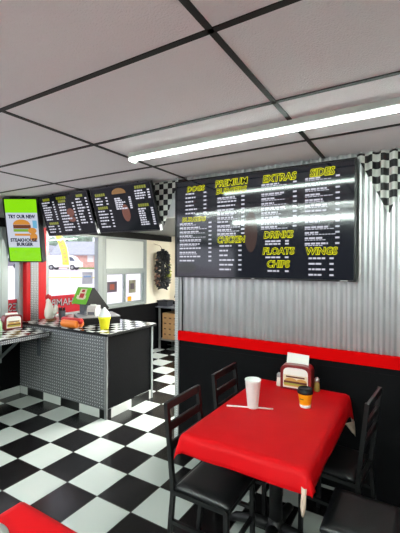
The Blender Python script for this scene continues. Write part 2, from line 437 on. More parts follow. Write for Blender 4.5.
TW, TH = 1.496, .847
tv = thing('menu_screen', 'largest wall menu screen on the corrugated metal above the red table', 'menu screen', (1.842+TW/2, .292, 2.325-TH/2))
screen_body(tv, TW, TH, .035)
def U(u): return (u-.5)*TW
def V(v): return (.5-v)*TH
for txt, u0, u1, v, hh in (('DOGS', .084, .200, .095, .052), ('BURGERS', .05, .21, .405, .045), ('PREMIUM', .272, .465, .075, .062), ('BURGERS', .278, .459, .150, .052),
                         ('CHICKEN', .287, .452, .625, .062), ('EXTRAS', .553, .724, .085, .066), ('DRINKS', .560, .711, .594, .062),
                         ('FLOATS', .555, .717, .741, .062), ('CHIPS', .578, .694, .857, .062), ('SIDES', .793, .905, .082, .066), ('WINGS', .776, .919, .746, .062)):
    heading(tv, txt, U(u0), U(u1), V(v), hh, TW, TH, .12)
rows(tv, U(.073), U(.214), V(.150), V(.35), 6)
rows(tv, U(.033), U(.248), V(.455), V(.835), 10, sub=True)
rows(tv, U(.285), U(.449), V(.225), V(.575), 10, sub=True)
rows(tv, U(.299), U(.433), V(.692), V(.920), 6)
rows(tv, U(.544), U(.728), V(.145), V(.53), 10, sub=True)
rows(tv, U(.566), U(.69), V(.660), V(.685), 2); rows(tv, U(.568), U(.689), V(.805), V(.805), 1); rows(tv, U(.58), U(.69), V(.928), V(.928), 1)
rows(tv, U(.769), U(.929), V(.135), V(.69), 13, sub=True)
rows(tv, U(.788), U(.904), V(.815), V(.955), 4)
r = MB().ellipse(U(.485), V(.56), .055, .16, -.0012).build('food_picture', M['s_brown'], tv)
r = MB().ellipse(U(.08), V(.9), .10, .05, -.0012).build('food_picture', M['s_tan'], tv)
MB().box(-.012, .012, -.0075, -.006, -TH/2+.002, -TH/2+.009).build('badge', M['silver_plastic'], tv)
MB().box(TW/2-.10, TW/2-.05, -.0075, -.006, -TH/2+.003, -TH/2+.008).build('badge', M['silver_plastic'], tv)
MB().box(-.3, .3, .035, .06, -.18, .18).build('wall_mount', M['pole_steel'], tv)
MB().box(-TW/2+.03, -TW/2+.10, -.004, .05, TH/2, TH/2+.018).build('bracket', M['pole_steel'], tv)
tag(MB().tube([(1.895, .318, 1.50), (1.893, .333, 1.40), (1.895, .334, 1.2), (1.894, .332, .997)], .0055, 8).build('power_cable', M['black_plastic'], smooth=True),
    'thin black cable running down the corrugated metal below the menu screen', 'cable')

def board(x0, x1, label):
    W = x1-x0; L = .462; ang = math.atan2(.155, .435)
    t = thing('menu_screen', label, 'menu screen', ((x0+x1)/2, .2775, 2.128), 0, 'menu screens hung over the counter', rx=-ang)
    # top leans towards the diner: rotate so that +z tilts to -y
    t.rotation_euler = (ang, 0, 0)
    screen_body(t, W, L, .03, .010)
    for hx in (-.2, .2): MB().tube([(hx, .02, L/2-.03), (hx, .055, L/2+.002)], .008, 8).build('hanger', M['pole_steel'], t)
    return t, W, L
b1, W, L = board(0.0, .80, 'tilted menu screen over the counter beside the green burger screen')
def hd(t, x0, x1, zc): 
    mb = MB(); n = 5
    for k in range(n):
        xa = x0+(x1-x0)*k/n
        mb.box(xa, xa+(x1-x0)/n*.82, -.0028, -.001, zc-.014, zc+.014)
    mb.build('heading', M['s_amber'], t)
hd(b1, -.33, -.21, .185); hd(b1, -.10, .06, .185); hd(b1, .22, .32, .185); hd(b1, -.33, -.17, -.085); hd(b1, -.08, .04, .150)
rows(b1, -.36, -.15, .145, -.045, 8, h=.013); rows(b1, -.36, -.17, -.125, -.19, 3, h=.013); rows(b1, -.09, .16, .110, -.18, 10, h=.015); rows(b1, .2, .37, .145, -.11, 9, h=.015)
MB().ellipse(.07, .02, .06, .045, -.0012).ellipse(.07, -.055, .055, .03, -.0012).build('food_picture', M['s_patty'], b1)
b2, W, L = board(.845, 1.63, 'tilted menu screen over the counter beside the black and white pennant')
hd(b2, -.34, -.2, .16); hd(b2, -.34, -.2, .03); hd(b2, .19, .33, .19); hd(b2, .19, .32, .02)
rows(b2, -.35, -.18, .12, .06, 3, h=.013); rows(b2, -.35, -.16, -.01, -.17, 6, h=.013); rows(b2, -.09, .12, .10, 0.0, 6, h=.014); rows(b2, .18, .36, .15, .08, 4, h=.013); rows(b2, .18, .36, -.02, -.17, 8, h=.013)
MB().ellipse(-.02, .16, .09, .045, -.0012, a0=-.2, a1=PI+.2).build('food_picture', screen_mat('screen_dim_bun', (150, 108, 50), .28), b2)
MB().ellipse(.02, -.04, .05, .085, -.0012).build('food_picture', M['s_patty'], b2)

# portrait burger screen
PW, PH = .40, .755
pt = thing('menu_screen', 'upright green burger screen hung from the ceiling at the window side', 'menu screen', (-.275, .2, 1.975), -.0)
pt.rotation_euler = Matrix.Rotation(.5434, 3, 'Z').to_euler() if False else (math.radians(11.5), 0, .5434)
screen_body(pt, PW, PH, .10, .014)
a, b = PW/2-.014, PH/2-.014
MB().box(-a, a, -.002, 0, b-.155, b).build('green_band', M['s_green'], pt); MB().box(-a, a, -.002, 0, -b, -b+.165).build('green_band', M['s_green'], pt)
MB().box(-a, a, -.001, 0, -b+.165, b-.155).build('photo_field', M['s_pale'], pt)
MB().text('TRY OUR NEW', -.0, .165, .31, .040, -.0032, off=.05).build('lettering', M['s_navy'], pt)
MB().text('STEAKHOUSE', .0, -.110, .31, .038, -.0056, off=.05).text('BURGER', .01, -.160, .19, .038, -.0056, off=.05).build('lettering', M['s_navy'], pt)
bx = -.01
MB().ellipse(bx, .07, .10, .062, -.0024, a0=0, a1=PI).box(bx-.09, bx+.09, -.0024, -.001, -.06, -.035).build('picture_bun', M['s_bun'], pt)
MB().box(bx-.10, bx+.105, -.003, -.001, .025, .068).build('picture_patty', M['s_patty'], pt)
MB().box(bx-.10, bx+.10, -.0034, -.001, -.012, .02).build('picture_lettuce', M['s_lettuce'], pt)
MB().ellipse(.11, .0, .05, .035, -.0036).ellipse(.12, -.075, .045, .05, -.0036).build('picture_fries', M['s_bun'], pt)
MB().box(.12, .17, -.003, -.001, .03, .12).build('picture_drink', M['s_sky'], pt)
MB().tube([(.0, .10, .1), (.0, .13, .2), (0, .09, .405)], .014, 10).build('ceiling_mount', M['pole_steel'], pt)

# ------------------------------------------------------------------ checkered pennants
def pennant(xc, label, wavy, hw=.185, zt=2.362, zb=1.945):
    mb = MB(); n = 44; top = []; mid = []
    K = 16
    grid = []
    for k in range(K+1):
        f = k/K; z = zt + (zb-zt)*f; w = hw*(1-f)+.004
        row = []
        for i in range(n+1):
            x = xc - w + 2*w*i/n
            y = (corr_y(x)-.004-.004) if wavy else .368
            row.append(mb.bm.verts.new((x-xc, y-.35, z-zb)))
        grid.append(row)
    for k in range(K):
        for i in range(n): mb.face([grid[k+1][i], grid[k+1][i+1], grid[k][i+1], grid[k][i]])
    o = mb.build('checkered_pennant', M['penn'], smooth=True)
    o.location = (xc, .35, zb); s = o.modifiers.new('thickness', 'SOLIDIFY'); s.thickness = .0015
    return tag(o, label, 'pennant', 'checkered pennants along the top of the walls')
pennant(3.53, 'black and white checkered pennant on the corrugated wall beside the large menu screen', True, .20, 2.36)
pennant(1.650, 'black and white checkered pennant between the hung menu screens and the large wall screen', False, .165)
pennant(.706+.11, 'checkered pennant glimpsed in the gap between the two hung menu screens', False, .165)

# ------------------------------------------------------------------ order counter
X1, CZ = 1.0, .885
oc = thing('order_counter', 'order counter with tread plate front and black side under a checkered top', 'counter', (0, 0, 0))
MB().box(-.47, X1-.01, .30, 1.02, .10, CZ-.028).build('body', M['black_wall'], oc)
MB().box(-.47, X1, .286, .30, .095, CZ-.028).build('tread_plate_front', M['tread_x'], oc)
MB().box(X1-.03, X1+.004, .283, .30, .0, CZ-.028).build('corner_trim', M['steel'], oc)
MB().box(X1-.002, X1+.006, 1.0, 1.03, 0, CZ-.028).build('end_trim', M['alu'], oc)
MB().box(-.47, X1-.03, .29, .31, 0, .095).box(X1-.012, X1, .31, 1.02, 0, .095).build('kick_tiles', M['base_tile'], oc)
MB().box(-.485, X1+.03, .262, 1.06, CZ-.004, CZ).build('tiled_top', M['counter'], oc)
MB().box(-.485, X1+.034, .258, 1.064, CZ-.03, CZ-.004).build('top_edge', M['edge_black'], oc, bevel=.003)

# window shelf
ws = thing('window_shelf', 'checkered wall shelf with metal edge on brackets under the window beside the red column', 'shelf', (0, 0, 0))
SZ = .825
MB().box(-.485, .145, -2.2, .255, SZ-.004, SZ).build('tiled_top', M['counter'], ws)
MB().box(-.477, .14, -2.2, .25, SZ-.018, SZ-.004).build('deck', M['edge_black'], ws)
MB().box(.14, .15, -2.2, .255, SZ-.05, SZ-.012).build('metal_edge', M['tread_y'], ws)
MB().box(.139, .152, -2.2, .257, SZ-.012, SZ-.001).box(.139, .155, .245, .257, SZ-.05, SZ-.002).build('black_edge', M['edge_black'], ws)
for y in (.035, -.9):
    br = MB().box(-.477, -.465, y-.02, y+.02, SZ-.40, SZ-.02).box(-.465, .02, y-.015, y+.015, SZ-.03, SZ-.018)
    br.prism([(-.465, y-.008, SZ-.36), (-.465, y-.008, SZ-.32), (-.02, y-.008, SZ-.03), (.02, y-.008, SZ-.03)], (0, .016, 0))
    br.build('bracket', M['alu'], ws)
MB().box(-.10, -.06, .262, .28, SZ-.31, SZ-.018).build('bracket', M['grey_plastic'], ws)

# ------------------------------------------------------------------ counter and shelf items
def dispenser(loc, rz, label, s=1., napkin=.065):
    t = thing('napkin_dispenser', label, 'napkin dispenser', loc, rz, 'burger print napkin dispensers')
    w, d, h = .205*s, .11*s, .168*s
    def arch(w, h, n=14, k=.30):
        return [(-w/2, 0), (w/2, 0)] + [(w/2*math.cos(PI*j/n) if False else w/2*(math.copysign(abs(math.cos(PI*j/n))**.45, math.cos(PI*j/n))), h*(1-k)+h*k*math.sin(PI*j/n)**.8) for j in range(n+1)]
    A = arch(w, h)
    mb = MB().prism([(x, -d/2, z) for x, z in A], (0, d, 0)); mb.build('case', M['maroon'], t, bevel=.004)
    B = arch(w*.80, h*.80)
    MB().prism([(x, -d/2-.003, z+h*.09) for x, z in B], (0, .003, 0)).build('napkin_window', M['paper'], t)
    MB().box(-w*.38, w*.38, -d/2-.005, -d/2-.003, h*.12, h*.6).build('picture_card', M['sign_cream'], t)
    y = -d/2-.0062
    MB().ellipse(-w*.14, h*.36, w*.2, h*.13, y, a0=0, a1=PI).ellipse(w*.2, h*.36, w*.17, h*.12, y, a0=0, a1=PI).box(-w*.36, w*.36, y, y+.001, h*.16, h*.22).build('picture_bun', mats['card_bun'], t)
    MB().box(-w*.37, w*.37, y-.0006, y+.001, h*.28, h*.36).box(-w*.3, w*.3, y-.0006, y+.001, h*.5, h*.56).build('picture_patty', mats['card_patty'], t)
    MB().box(-w*.38, w*.38, y-.0008, y+.001, h*.215, h*.28).build('picture_lettuce', mats['card_lettuce'], t)
    nm = MB()
    nm.prism([(-w*.36, .0, h*.96), (w*.36, .0, h*.96), (w*.37, .012, h*.96+napkin), (-w*.34, .010, h*.96+napkin+.008)], (0, .006, 0))
    nm.build('napkin', M['paper'], t)
    return t
mats = dict(card_bun=mat('card_bun', (206, 160, 84), .5), card_patty=mat('card_patty', (96, 44, 30), .5), card_lettuce=mat('card_lettuce', (170, 170, 60), .5))
dispenser((3.0, .095, .752), .06, 'dark red napkin dispenser with burger print on the red table by the wall')
dispenser((-.385, .13, .826), PI/2-.15, 'red napkin dispenser with burger print on the window shelf beside the red column', .98, .02)

# white hen figurine
fg = thing('rooster_figurine', 'white bird figurine with red comb on the counter beside the red column', 'figurine', (-.205, .525, CZ+.0005), .5)
mb = MB(); mb.lathe([(0, 0), (.06, 0), (.062, .012), (.05, .02), (0, .02)]); mb.build('base', M['brown_base'], fg, smooth=True)
mb = MB()
mb.tube([(-.02, 0, .015), (-.022, 0, .06), (-.018, 0, .12), (-.022, 0, .17), (-.03, 0, .21), (-.032, 0, .235)], [.040, .058, .060, .045, .032, .024], 16)
mb.tube([(.0, .02, .10), (.035, .02, .09), (.055, .02, .12), (.058, .02, .165), (.048, .02, .19)], [.045, .036, .030, .022, .010], 12)
mb.blob((-.034, 0, .24), (.030, .027, .028), 2)
mb.build('body', M['ceramic'], fg, smooth=True)
mb = MB()
for k, (x, z) in enumerate(((-.055, .285), (-.034, .298), (-.012, .286))): mb.blob((x, 0, z), (.020, .018, .030), 2)
mb.blob((-.066, 0, .222), (.012, .008, .012), 2); mb.build('comb', M['red_comb'], fg, smooth=True)

# black cup of pens / straws
bc = thing('utensil_cup', 'small black cup of dark utensils standing between bird figurine and hot dog ornament', 'cup', (-.175, .665, CZ+.0005))
MB().lathe([(0, 0), (.035, 0), (.045, .11), (.042, .11), (.033, .006), (0, .006)]).build('cup', M['grey_plastic'], bc, smooth=True)
for k in range(5):
    a = k*1.3; MB().bar((.012*math.cos(a), .012*math.sin(a), .008), (.034*math.cos(a), .034*math.sin(a), .145), .012).build('utensil', M['black_plastic'], bc)

# hot dog ornament
hd_ = thing('hot_dog_ornament', 'orange and red plastic hot dog lying on the counter edge', 'ornament', (.42, .332, CZ+.0005), .06)
def caps(r, L, n=8):
    return [(-L/2-r*math.cos(PI/2*k/n)*.8, r*math.sin(PI/2*k/n)) for k in range(1, n+1)] + [(L/2+r*math.cos(PI/2*k/n)*.8, r*math.sin(PI/2*k/n)) for k in range(n, 0, -1)]
for y, rr in ((-.032, .036), (.034, .038)):
    pr = caps(rr, .17); MB().tube([(x, y, .038) for x, q in pr], [q for x, q in pr], 16).build('bun', M['hot_bun'], hd_, smooth=True)
pr = caps(.028, .24); MB().tube([(x, .002, .066) for x, q in pr], [q for x, q in pr], 14).build('sausage', M['sausage'], hd_, smooth=True)

hd_.scale = (1.12, 1.0, 1.15)
# cash drawer, terminal, printer
cd = thing('cash_drawer', 'flat black cash drawer with pale top under the order terminal', 'cash drawer', (.385, .725, CZ+.0005), 1.02)
MB().box(-.235, .235, -.20, .20, 0, .082).build('case', M['black_plastic'], cd, bevel=.006)
MB().box(-.235, .235, -.20, .20, .082, .094)  .build('pale_top', mat('mid_grey_plastic', (150, 150, 150), .5), cd, bevel=.003)
MB().box(-.21, .21, -.203, -.20, .012, .07).build('drawer_front', M['black_plastic'], cd)
DZ = CZ+.0955
pos = thing('order_terminal', 'black order terminal with a green picture card standing on the cash drawer', 'terminal', (.225, .665, DZ))
MB().box(-.055, .055, -.05, .06, 0, .012).box(-.038, .038, -.03, .04, .012, .15).build('stand', M['grey_plastic'], pos, bevel=.004)
# wedge shaped head: ridge on top, green card on the sloping front
wz = .135
prof = [(-.075, wz-.005), (.02, wz+.185), (.055, wz+.185), (.30, wz-.085), (.27, wz-.10)]
MB().prism([(-.115, y, z) for y, z in prof], (.245, 0, 0)).build('head', M['black_plastic'], pos, bevel=.004)
dv = Vector((0, .095, .19)).normalized(); nv = Vector((0, -dv.z, dv.y))
def slope(x, f, o): p = Vector((x, -.075, wz-.005)) + dv*(f*.2125) + nv*o; return tuple(p)
def slab(mb, x0, x1, f0, f1, o0, o1): 
    mb.prism([slope(x0, f0, o0), slope(x1, f0, o0), slope(x1, f1, o0), slope(x0, f1, o0)], nv*(o1-o0)); return mb
slab(MB(), -.122, .128, -.02, 1.0, .001, .004).build('green_card', M['sign_green'], pos)
slab(slab(MB(), -.05, .06, .25, .9, .004, .005), -.075, .08, .30, .5, .004, .0055).build('card_picture', M['sign_cream'], pos)
slab(slab(MB(), -.03, .045, .35, .62, .005, .0065), -.02, .03, .7, .85, .005, .0065).build('card_emblem', M['sign_red'], pos)
rp = thing('receipt_printer', 'small silver receipt printer on the cash drawer beside the terminal stand', 'printer', (.447, .615, DZ), .35)
MB().prism([(-.055, -.055, 0), (-.055, .075, 0), (-.055, .075, .12), (-.055, -.03, .12), (-.055, -.055, .085)], (.11, 0, 0)).build('case', M['silver_plastic'], rp, bevel=.005)
MB().box(-.042, .042, -.059, -.055, .018, .052).build('display_panel', M['grey_plastic'], rp)
MB().box(-.035, .035, -.0, .004, .12, .135).build('paper_slip', M['paper'], rp)

# yellow cup with whipped top
yc = thing('yellow_cup', 'yellow cup with a white cone shaped top at the front of the counter', 'cup', (.80, .45, CZ+.0005))
MB().lathe([(0, 0), (.044, 0), (.046, .01), (.058, .10), (.066, .118), (.066, .135), (.06, .135), (0, .13)]).build('cup', M['lemon'], yc, smooth=True)
MB().lathe([(.062, .135), (.064, .145), (.055, .165), (.042, .19), (.022, .215), (.008, .232), (0, .236)]).build('white_top', M['foam'], yc, smooth=True)

# ------------------------------------------------------------------ window signs and decals
def translucent(m, k=.5):
    nt = m.node_tree; o = nt.nodes['Material Output']; b = nt.nodes['Principled BSDF']
    t = nt.nodes.new('ShaderNodeBsdfTranslucent'); t.inputs[0].default_value = b.inputs['Base Color'].default_value
    mx = nt.nodes.new('ShaderNodeMixShader'); mx.inputs[0].default_value = k
    nt.links.new(b.outputs[0], mx.inputs[1]); nt.links.new(t.outputs[0], mx.inputs[2]); nt.links.new(mx.outputs[0], o.inputs[0]); return m
for k_ in ('decal_red', 'decal_silver'): translucent(M[k_], .4)
def decal(y0, y1, txt, cy, w_, label):
    d = MB().box(-.5275, -.5255, y0, y1, .90, 1.150).build('window_decal', M['decal_red'])
    tag(d, label, 'decal')
    MB().text(txt, cy, 1.055, w_, .10, 0, off=.03, mirror=True, plane='yz', x=-.5240).build('lettering', M['decal_dark'], d)
    MB().text(txt, cy, 1.055, w_, .095, 0, off=-.005, mirror=True, plane='yz', x=-.5225).build('lettering', M['decal_silver'], d)
decal(.652, 1.558, 'HAMB', .945, .36, 'red window strip with silver lettering behind the counter items')
decal(.146, .279, 'ES', .2245, .105, 'red window strip with silver lettering beside the grey window post')
def sheet(name, y0, y1, z0, z1, m, label, cat, x=-.522):
    return tag(MB().box(x, x+.002, y0, y1, z0, z1).build(name, m), label, cat)
s = sheet('paper_notice', 1.283, 1.485, 1.285, 1.466, translucent(mat('grey_notice', (196, 196, 204), .7)), 'grey paper notice on the window glass above the order terminal', 'notice')
MB().box(-.5199, -.5189, 1.31, 1.45, 1.385, 1.41).build('print_line', mat('blue_print', (120, 150, 196), .7), s)
dk = translucent(mat('dark_poster', (120, 108, 116), .6)); md = translucent(mat('poster_red', (200, 110, 90), .6)); md2 = translucent(mat('poster_grey', (170, 168, 146), .6))
s = sheet('poster', 1.775, 1.99, 1.13, 1.30, dk, 'dark square poster with reddish centre on the service window', 'poster', -.512); MB().box(-.5099, -.5089, 1.83, 1.93, 1.17, 1.26).build('poster_picture', md, s)
s = sheet('poster', 2.29, 2.47, 1.085, 1.31, md2, 'grey green poster on the far sash of the service window', 'poster', -.530); MB().box(-.528, -.527, 2.33, 2.43, 1.15, 1.25).build('poster_picture', dk, s)
sheet('yellow_sticker', 2.26, 2.36, .952, 1.03, translucent(mat('yellow_sticker', (244, 190, 40), .6)), 'small yellow orange sticker low on the service window', 'sticker', -.530)

# ------------------------------------------------------------------ kitchen
pt_ = thing('prep_table', 'metal prep table with dark top in the kitchen behind the counter', 'table', (0, 0, 0))
MB().box(-.48, .95, 2.96, 3.425, .775, .80).build('top', M['grey_plastic'], pt_, bevel=.003)
for x in (-.40, .90):
    for y in (2.99, 3.40): MB().bar((x, y, 0), (x, y, .775), .032).build('leg', M['steel'], pt_)
MB().box(-.42, .92, 2.97, 3.42, .18, .20).build('shelf', M['steel'], pt_)
bxm = thing('cardboard_box', 'brown cardboard box with dark print on the prep table shelf', 'box', (-.13, 3.2, .2005))
MB().box(-.22, .22, -.19, .19, 0, .48).build('carton', M['pcard'], bxm, bevel=.003)
mb = MB()
for z in (.08, .18, .28, .38):
    for x in (-.16, -.05, .06, .16): mb.box(x-.025, x+.02+.01*(z > .2), -.1912, -.1902, z, z+.022)
mb.build('print', M['dark_print'], bxm)
bk = thing('basket', 'dark plastic basket on the prep table below the hanging garland', 'basket', (-.352, 3.10, .8005))
mb = MB(); a, b = .115, .10
for z0, z1, e in ((0, .006, 0),): mb.box(-a*.9, a*.9, -b*.9, b*.9, z0, z1)
for s_ in (-1, 1):
    mb.prism([(-a*.9, s_*b*.9, 0), (a*.9, s_*b*.9, 0), (a, s_*b, .10), (-a, s_*b, .10)], (0, -s_*.008, 0))
    mb.prism([(s_*a*.9, -b*.9, 0), (s_*a*.9, b*.9, 0), (s_*a, b, .10), (s_*a, -b, .10)], (-s_*.008, 0, 0))
mb.build('tub', mat('dark_blue_plastic', (46, 48, 56), .5), bk)
MB().box(-a-.006, a+.006, -b-.006, -b+.004, .094, .106).box(-a-.006, a+.006, b-.004, b+.006, .094, .106).box(-a-.006, -a+.004, -b, b, .094, .106).box(a-.004, a+.006, -b, b, .094, .106).build('rim', M['black_plastic'], bk)
tb = thing('tablet', 'black tilted touch screen on a foot at the end of the prep table', 'tablet', (-.115, 3.17, .8005), -.2)
MB().box(-.07, .07, -.05, .07, 0, .012).build('foot', M['black_plastic'], tb, bevel=.003)
Mx = Matrix.Translation((0, .02, .14)) @ Matrix.Rotation(math.radians(-14), 4, 'X') @ Matrix.Rotation(.10, 4, 'Y')
MB().box(-.015, .015, 0, .02, .0, .15).box(-.115, .115, -.012, .012, 0, .30, M=Mx).build('casing', M['black_plastic'], tb)
MB().box(-.10, .10, -.0135, -.012, .015, .285, M=Mx).build('display', M['display'], tb)

gl = thing('dried_garland', 'dark dried pepper garland hanging on the cream kitchen wall', 'garland', (-.29, 2.93, 1.16))
def leaves(mb, n, r0, zlo, zhi, dirf, ln=.07, wd=.016):
    for k in range(n):
        z = random.uniform(zlo, zhi); a = random.uniform(0, 2*PI)
        if dirf is not None: a = dirf + random.uniform(-.8, .8)
        f = math.sin(PI*min(1, max(0, (z-zlo)/(zhi-zlo)))**.8)*.5+.5
        c0 = Vector((math.cos(a)*r0*f*.55, math.sin(a)*r0*f*.55, z)); d = Vector((math.cos(a), math.sin(a), random.uniform(-.9, .2))).normalized()
        tip = c0 + d*ln*random.uniform(.8, 1.3)
        mb.tube([c0, c0.lerp(tip, .35), c0.lerp(tip, .75), tip], [.006, wd, wd*.8, .002], 6)
mb = MB(); leaves(mb, 330, .15, .0, .66, None, .075, .018); mb.tube([(0, 0, -.02), (0, 0, .70)], .035, 8); mb.build('dark_peppers', M['dark_leaf'], gl, smooth=True)
mb = MB(); leaves(mb, 26, .17, .05, .6, -2.0, .07); mb.build('brown_leaves', M['brown_leaf'], gl, smooth=True)
mb = MB(); leaves(mb, 26, .18, .18, .42, .9, .08); mb.build('green_leaves', M['green_leaf'], gl, smooth=True)
MB().tube([(0, 0, .68), (-.06, .0, .76), (-.208, 0, .80)], .004, 6).build('string', M['brown_base'], gl)

# ------------------------------------------------------------------ dining tables, cloths
TX0, TX1, TY0, TY1 = 2.705, 3.305, -.845, .16
def dining_table(cx, cy, hx, hy, label):
    t = thing('dining_table', label, 'table', (cx, cy, 0), 0, 'pedestal dining tables')
    MB().box(-hx, hx, -hy, hy, .715, .743).build('tabletop', M['black_iron'], t, bevel=.004)
    MB().box(-.16, .16, -.16, .16, .70, .715).build('mounting_plate', M['black_iron'], t)
    MB().tube([(0, 0, .05), (0, 0, .70)], .038, 20).build('column', M['black_iron'], t, smooth=True)
    MB().lathe([(.0, .03), (.06, .03), (.06, .07), (.045, .10), (.038, .13), (0, .13)]).build('collar', M['black_iron'], t, smooth=True)
    for k in range(4):
        a = k*PI/2 + PI/4*0
        d = Vector((math.cos(a), math.sin(a), 0)); L = .29
        MB().tube([d*.03+Vector((0,0,.075)), d*.12+Vector((0,0,.072)), d*(L-.04)+Vector((0,0,.045)), d*L+Vector((0,0,.020))], [.034, .032, .027, .020], 10).build('foot', M['black_iron'], t, smooth=True)
    return t
dining_table((TX0+TX1)/2, (TY0+TY1)/2, (TX1-TX0)/2-.01, (TY1-TY0)/2-.01, 'black pedestal table under the red cloth by the corrugated wall')

def cloth(x0, x1, y0, y1, z, ox0, ox1, oy0, oy1, label, seed=0.):
    mb = MB(); st = .02; R = .022
    A = [x0-ox0 + (x1-x0+ox0+ox1)*i/int((x1-x0+ox0+ox1)/st) for i in range(int((x1-x0+ox0+ox1)/st)+1)]
    B = [y0-oy0 + (y1-y0+oy0+oy1)*i/int((y1-y0+oy0+oy1)/st) for i in range(int((y1-y0+oy0+oy1)/st)+1)]
    def bend(d):  # distance past the edge -> outwards, down
        if d <= 0: return 0., 0.
        q = R*PI/2
        if d < q: return R*math.sin(d/R), R*(1-math.cos(d/R))
        return R + (d-q)*.22, R + (d-q)*.97
    grid = []
    for a in A:
        row = []
        for b in B:
            dx = max(x0-a, a-x1, 0); dy = max(y0-b, b-y1, 0); sx = -1 if a < x0 else 1; sy = -1 if b < y0 else 1
            px, py = min(max(a, x0), x1), min(max(b, y0), y1)
            if dx > 0 and dy > 0:
                d = math.hypot(dx, dy); o, dn = bend(d)
                x = px + sx*o*(dx/d)*1.25; y = py + sy*o*(dy/d)*1.25
                k_ = math.sin(2*math.atan2(dy, dx))**2
                if sx > 0 and sy < 0: dn *= 1 - .28*k_
                if sx > 0: dn *= 1 + (.95 if sy > 0 else .0)*max(k_, dx/d)
                zz = z-dn
            else:
                d = max(dx, dy); o, dn = bend(d)
                if dx > 0 and sx > 0: dn *= 1 + .95*max(0, (b-y1+.22)/.22)**2
                wv = .010*noise.noise(Vector((a*6+seed, b*6, 1.7)))*min(1, d/.08)
                x = px + (sx*(o+wv) if dx > 0 else 0); y = py + (sy*(o+wv) if dy > 0 else 0); zz = z-dn
            if dx == 0 and dy == 0: zz += .0012*noise.noise(Vector((a*9, b*9, seed)))+.0012
            row.append(mb.bm.verts.new((x, y, zz)))
        grid.append(row)
    for i in range(len(A)-1):
        for j in range(len(B)-1): mb.face([grid[i][j], grid[i+1][j], grid[i+1][j+1], grid[i][j+1]])
    o = mb.build('tablecloth', [M['cloth'], M['cloth_back']], smooth=True)
    s = o.modifiers.new('thickness', 'SOLIDIFY'); s.thickness = .002; s.offset = 1; s.material_offset = 1; s.material_offset_rim = 0
    tag(o, label, 'tablecloth', 'red vinyl tablecloths')
    return o
cloth(TX0, TX1, TY0, TY1, .7465, .10, .095, .10, .11, 'red vinyl tablecloth on the table by the corrugated wall', 0)
tc_ = [o for o in bpy.data.objects if o.name == 'tablecloth'][0]
def fold(pts, name='turned_corner'):
    mb = MB(); rows_ = [[mb.bm.verts.new(p) for p in r] for r in pts]
    for a, b in zip(rows_, rows_[1:]):
        for k in range(len(a)-1): mb.face([a[k], a[k+1], b[k+1], b[k]])
    o = mb.build(name, M['cloth_back'], tc_, smooth=True); s = o.modifiers.new('thickness', 'SOLIDIFY'); s.thickness = .003
    o['label'] = 'pale cloth backing showing at the turned corner'
fold([[(3.300, -.882, .690), (3.312, -.890, .688), (3.322, -.886, .690)], [(3.301, -.884, .655), (3.311, -.892, .65), (3.320, -.888, .655)], [(3.297, -.884, .61), (3.307, -.893, .605), (3.318, -.888, .61)], [(3.303, -.884, .575), (3.307, -.888, .570), (3.311, -.886, .575)]])
fold([[(3.322, -.06, .640), (3.328, .07, .60), (3.345, .215, .56)], [(3.326, .03, .60), (3.333, .12, .555), (3.350, .218, .51)], [(3.340, .17, .50), (3.347, .20, .48), (3.353, .22, .458)]])
dining_table(2.83, -2.17, .30, .54, 'black pedestal table under the cloth with the white plate')
cloth(2.502, 3.15, -2.72, -1.592, .7465, .06, .06, .03, .03, 'red vinyl tablecloth under the white plate at the bottom corner', 5)
tag(MB().lathe([(0, 0), (.07, 0), (.075, .004), (.105, .008), (.107, .010), (.073, .007), (0, .006)], seg=40).build('paper_plate', M['paper'], smooth=True, loc=(2.572, -1.802, .752)),
    'round white plate on the nearer red tablecloth', 'plate')

# things on the red table
tag(MB().lathe([(0, 0), (.030, 0), (.031, .003), (.046, .160), (.048, .163), (.048, .168), (.044, .168), (.029, .01), (0, .008)], seg=32).build('foam_cup', M['foam'], smooth=True, loc=(2.872, -.375, .7515)),
    'tall white foam cup standing on the red table beside the straw', 'cup')
tag(MB().tube([(2.733, -.440, .756), (2.986, -.344, .756)], .0045, 10).build('straw', M['straw'], smooth=True), 'wrapped pale straw lying in front of the white foam cup', 'straw')
cu = thing('yellow_paper_cup', 'short yellow paper cup with a black lid on the red table', 'cup', (3.132, -.200, .7515))
MB().lathe([(0, 0), (.029, 0), (.030, .004), (.031, .013)]+[(.031+.012*k/8, .013+.075*k/8) for k in range(9)]+[(.030, .088), (0, .086)], seg=28).build('cup', M['yellow_cup'], cu, smooth=True)
MB().lathe([(.0302, .0005), (.0312, .004), (.0335, .017), (.031, .018)], seg=28).build('pale_base', M['foam'], cu, smooth=True)
MB().lathe([(.0445, .083), (.046, .085), (.046, .097), (.042, .100), (.040, .112), (.034, .114), (.030, .110), (0, .110)], seg=28).build('lid', M['black_plastic'], cu, smooth=True)
mb = MB()
for k in range(4):
    a = -2.15 + k*.16; mb.tube([(.0382*math.cos(a), .0382*math.sin(a), .052), (.0384*math.cos(a+.1), .0384*math.sin(a+.1), .054)], .0025, 6)
mb.build('dark_mark', M['dark_print'], cu)
for x, y, m_, lb in ((2.878, .082, M['ceramic'], 'small white shaker standing against the napkin dispenser on the red table'), (3.128, .108, M['amber'], 'small shaker with amber filling standing against the napkin dispenser on the red table')):
    sh = thing('shaker', lb, 'shaker', (x, y, .7515), 0, 'salt and pepper shakers')
    MB().lathe([(0, 0), (.019, 0), (.021, .004), (.018, .03), (.016, .062), (0, .062)], seg=16).build('jar', m_, sh, smooth=True)
    MB().lathe([(.0165, .062), (.0175, .064), (.0165, .08), (.009, .09), (0, .091)], seg=16).build('lid', M['steel'], sh, smooth=True)

